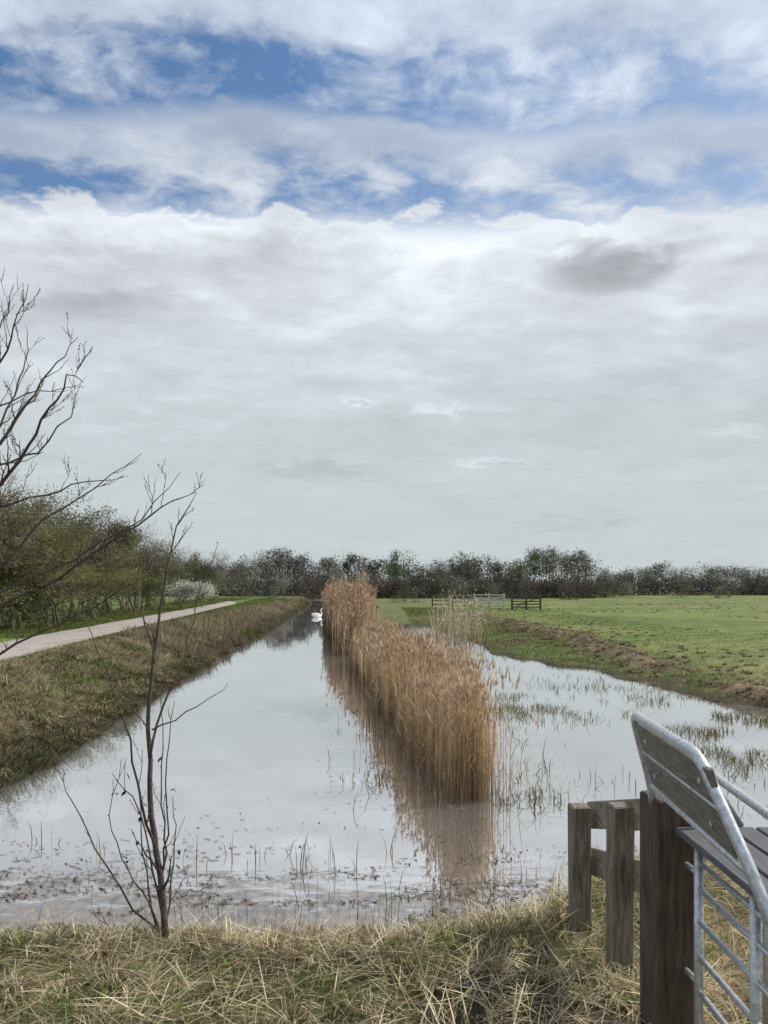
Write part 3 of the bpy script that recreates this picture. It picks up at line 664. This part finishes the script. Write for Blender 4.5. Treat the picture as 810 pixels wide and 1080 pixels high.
while px < 1200:
    q = px; d = (R.uniform(205, 260) if q < 640 else R.uniform(300, 350)); py = np.interp(q, pxs, pys)+R.uniform(-2, 8)
    spec.append(((q-405)/F*d, d, (622-py)/F*d+2.1, R.uniform(3.0, 6.4)*d/230, .5)); px += R.uniform(3, 9)
treemass('distant_treeline', spec, 1700, GB, .30)
spec = []; px = -300.0
while px < 1200:
    d = (R.uniform(185, 205) if px < 640 else R.uniform(285, 300)); py = R.uniform(602, 613)
    spec.append(((px-405)/F*d, d, (622-py)/F*d+2.1, R.uniform(2.6, 4.4)*d/200, .3)); px += R.uniform(3, 6)
treemass('distant_hedge', spec, 700, [(.07, .068, .052), (.08, .085, .05), (.085, .072, .058), (.06, .058, .05)], .33, lo=.0)
spec = []
for px, py, d in [(225, 596, 110), (245, 600, 120), (262, 594, 130), (285, 592, 140), (300, 598, 135), (318, 604, 120), (352, 596, 120), (372, 604, 115), (385, 598, 140), (428, 606, 130), (475, 600, 150), (490, 606, 140), (718, 602, 200), (560, 606, 170), (600, 610, 160), (520, 612, 150), (660, 612, 190), (760, 611, 190)]:
    spec.append(((px-405)/F*d, d, (622-py)/F*d+2.1, R.uniform(1.8, 3.0), .4))
treemass('thicket', spec, 1400, [(.12, .13, .065), (.17, .155, .12), (.11, .095, .075), (.18, .18, .14)], .16, lo=0)
spec = []
for px, d in [(-60, 26), (-30, 27.5), (0, 29), (25, 31), (50, 33), (75, 37), (100, 42), (125, 47), (150, 55), (165, 64), (185, 75), (200, 88), (220, 100)]:
    spec.append(((px-405)/F*d-1, d+1.5, R.uniform(1.8, 3.2), R.uniform(1.2, 1.9), .9))
treemass('undergrowth', spec, 2200, [(.08, .095, .038), (.11, .12, .05), (.13, .135, .055)], .075, lo=0)

# ---------------------------------------------------------------- world
SUN_EL, SUN_AZ = math.radians(42), math.radians(72)   # azimuth measured clockwise from +Y (view direction)
wld = bpy.data.worlds.new('World'); scene.world = wld; wld.use_nodes = True; nt = wld.node_tree
for n_ in list(nt.nodes): nt.nodes.remove(n_)
out = N(nt, 'ShaderNodeOutputWorld'); bg = N(nt, 'ShaderNodeBackground'); bg.inputs['Strength'].default_value = .1; nt.links.new(bg.outputs[0], out.inputs[0])
sky = N(nt, 'ShaderNodeTexSky', sky_type='NISHITA'); sky.sun_disc = False; sky.sun_elevation = SUN_EL; sky.sun_rotation = SUN_AZ; sky.dust_density = .3; sky.ozone_density = 2.0
tc = N(nt, 'ShaderNodeTexCoord'); sp = N(nt, 'ShaderNodeSeparateXYZ'); nt.links.new(tc.outputs['Generated'], sp.inputs[0])
def M(op, a_, b_=None, c_=None, clamp=False):
    n_ = N(nt, 'ShaderNodeMath', operation=op); n_.use_clamp = clamp
    for k_, v_ in enumerate((a_, b_, c_)):
        if v_ is None: continue
        if isinstance(v_, (int, float)): n_.inputs[k_].default_value = v_
        else: nt.links.new(v_, n_.inputs[k_])
    return n_.outputs[0]
Xd, Yd, Zd = sp.outputs['X'], sp.outputs['Y'], sp.outputs['Z']
zc = M('ADD', M('MAXIMUM', Zd, 0.0), .16)
u = M('DIVIDE', Xd, zc); v = M('DIVIDE', Yd, zc)
cb = N(nt, 'ShaderNodeCombineXYZ'); nt.links.new(u, cb.inputs[0]); nt.links.new(v, cb.inputs[1])
def noise(scale, detail, rough, sc=(1, 1, 1), off=(0, 0, 0), dist=0):
    mp_ = N(nt, 'ShaderNodeMapping'); mp_.inputs['Scale'].default_value = sc; mp_.inputs['Location'].default_value = off; nt.links.new(cb.outputs[0], mp_.inputs[0])
    n_ = N(nt, 'ShaderNodeTexNoise'); n_.inputs['Scale'].default_value = scale; n_.inputs['Detail'].default_value = detail; n_.inputs['Roughness'].default_value = rough; n_.inputs['Distortion'].default_value = dist
    nt.links.new(mp_.outputs[0], n_.inputs['Vector']); return n_.outputs['Fac']
big = noise(1.1, 5, .5, (.9, 1.1, 1), (3.1, 1.7, 0), .2)
med = noise(3.2, 7, .55, (.9, 1.1, 1), (7.3, 2.2, 0), .3)
fine = noise(9.0, 8, .6, (.9, 1.1, 1), (1.3, 5.2, 0), .3)
def rmp(fac, pts):
    r = ramp(nt, pts); nt.links.new(fac, r.inputs[0]); return r.outputs[0]
zq = M('DIVIDE', Zd, M('SQRT', M('MAXIMUM', M('SUBTRACT', 1.0, M('MULTIPLY', Xd, Xd)), .02)))
jit = M('ADD', M('MULTIPLY', M('SUBTRACT', big, .5), .10), M('ADD', M('MULTIPLY', M('SUBTRACT', med, .5), .10), M('MULTIPLY', M('SUBTRACT', fine, .5), .07)))
zj = M('ADD', zq, jit)
band1 = rmp(zj, [(.438, g(0)), (.445, g(.95)), (.464, g(.95)), (.485, g(.35)), (.515, g(.35)), (.532, g(.98)), (.572, g(.98)), (.600, g(.2)), (.64, g(0))])
side = rmp(M('MULTIPLY_ADD', Xd, .5, .5), [(.3, g(1)), (.45, g(1)), (.55, g(.8)), (.7, g(.65))])
holes = rmp(M('MULTIPLY_ADD', fine, .5, M('MULTIPLY', med, .5)), [(.45, g(1)), (.60, g(.15))])
gap = M('MULTIPLY', M('MULTIPLY', band1, side), holes, clamp=True)
br_ = M('MULTIPLY_ADD', big, .36, M('MULTIPLY_ADD', med, .38, M('MULTIPLY', fine, .26)))
val = rmp(br_, [(.37, g(.50)), (.46, g(.64)), (.54, g(.75)), (.62, g(.93))])
el = rmp(M('ADD', zq, M('MULTIPLY', jit, .8)), [(0, g(.93)), (.10, g(.93)), (.22, g(.93)), (.33, g(1.0)), (.39, g(1.07)), (.438, g(1.22)), (.452, g(1.03)), (.6, g(1.0)), (1, g(1.02))])
con = rmp(zq, [(0, g(.08)), (.15, g(.24)), (.28, g(.52)), (.42, g(.88)), (.6, g(1.05))])
vv = M('MULTIPLY_ADD', M('SUBTRACT', val, .69), con, .69)
vv = M('MULTIPLY', vv, el)
def puff(px, py, rx, rz, amt, soft=1.0):
    global vv
    d = Vector(((px-405)/F, 1, (622-py)/F)).normalized(); q = d.z/math.sqrt(1-d.x*d.x)
    ex = M('DIVIDE', M('SUBTRACT', M('ADD', Xd, M('MULTIPLY', M('SUBTRACT', med, .5), .10)), d.x), rx)
    ez = M('DIVIDE', M('SUBTRACT', M('ADD', zq, M('MULTIPLY', M('SUBTRACT', fine, .5), .06)), q), rz)
    r2 = M('ADD', M('MULTIPLY', ex, ex), M('MULTIPLY', ez, ez))
    k = rmp(r2, [(0, g(1)), (.4*soft, g(.75)), (1, g(0))])
    vv = M('ADD', vv, M('MULTIPLY', k, amt))
puff(640, 285, .085, .036, -.27); puff(640, 250, .10, .02, .10); puff(330, 265, .10, .028, -.12); puff(120, 320, .12, .02, -.08)
puff(470, 430, .045, .009, .13, .5); puff(510, 487, .07, .007, .12, .5); puff(385, 421, .03, .006, .12, .5); puff(785, 455, .03, .006, .08, .5); puff(330, 495, .10, .010, -.06); puff(600, 555, .08, .008, -.05); puff(150, 235, .14, .03, .10)
vv = M('MULTIPLY', vv, 10.0)
tint = rmp(zq, [(0, (.88, .985, 1.0, 1)), (.2, (.90, .985, 1.03, 1)), (.42, (.935, .985, 1.06, 1)), (.6, (.86, .96, 1.12, 1))])
vs = N(nt, 'ShaderNodeVectorMath', operation='SCALE'); nt.links.new(tint, vs.inputs[0]); nt.links.new(vv, vs.inputs['Scale'])
sk2 = N(nt, 'ShaderNodeVectorMath', operation='MULTIPLY'); nt.links.new(sky.outputs[0], sk2.inputs[0]); sk2.inputs[1].default_value = (.95, 1.2, 1.35)
mx = N(nt, 'ShaderNodeMix', data_type='RGBA'); nt.links.new(gap, mx.inputs[0]); nt.links.new(vs.outputs[0], mx.inputs[6]); nt.links.new(sk2.outputs[0], mx.inputs[7])
nt.links.new(mx.outputs[2], bg.inputs['Color'])
sl = bpy.data.lights.new('sun', 'SUN'); sl.energy = 4.4; sl.angle = math.radians(.6); sl.color = (1, .94, .84)
so = bpy.data.objects.new('sun', sl); col.objects.link(so)
dv = Vector((math.sin(SUN_AZ)*math.cos(SUN_EL), math.cos(SUN_AZ)*math.cos(SUN_EL), math.sin(SUN_EL)))
so.rotation_euler = (-dv).to_track_quat('-Z', 'Y').to_euler(); so.location = dv*50

cam = bpy.data.cameras.new('camera'); co = bpy.data.objects.new('camera', cam); col.objects.link(co); scene.camera = co
co.location = (0, 0, CZ); co.rotation_euler = (math.radians(90), 0, 0)
cam.sensor_fit = 'VERTICAL'; cam.sensor_height = 36; cam.lens = F/1080*36; cam.shift_y = 82/1080; cam.clip_end = 8000; cam.clip_start = .05
scene.view_settings.view_transform = 'Standard'; scene.view_settings.look = 'None'; scene.view_settings.exposure = 0
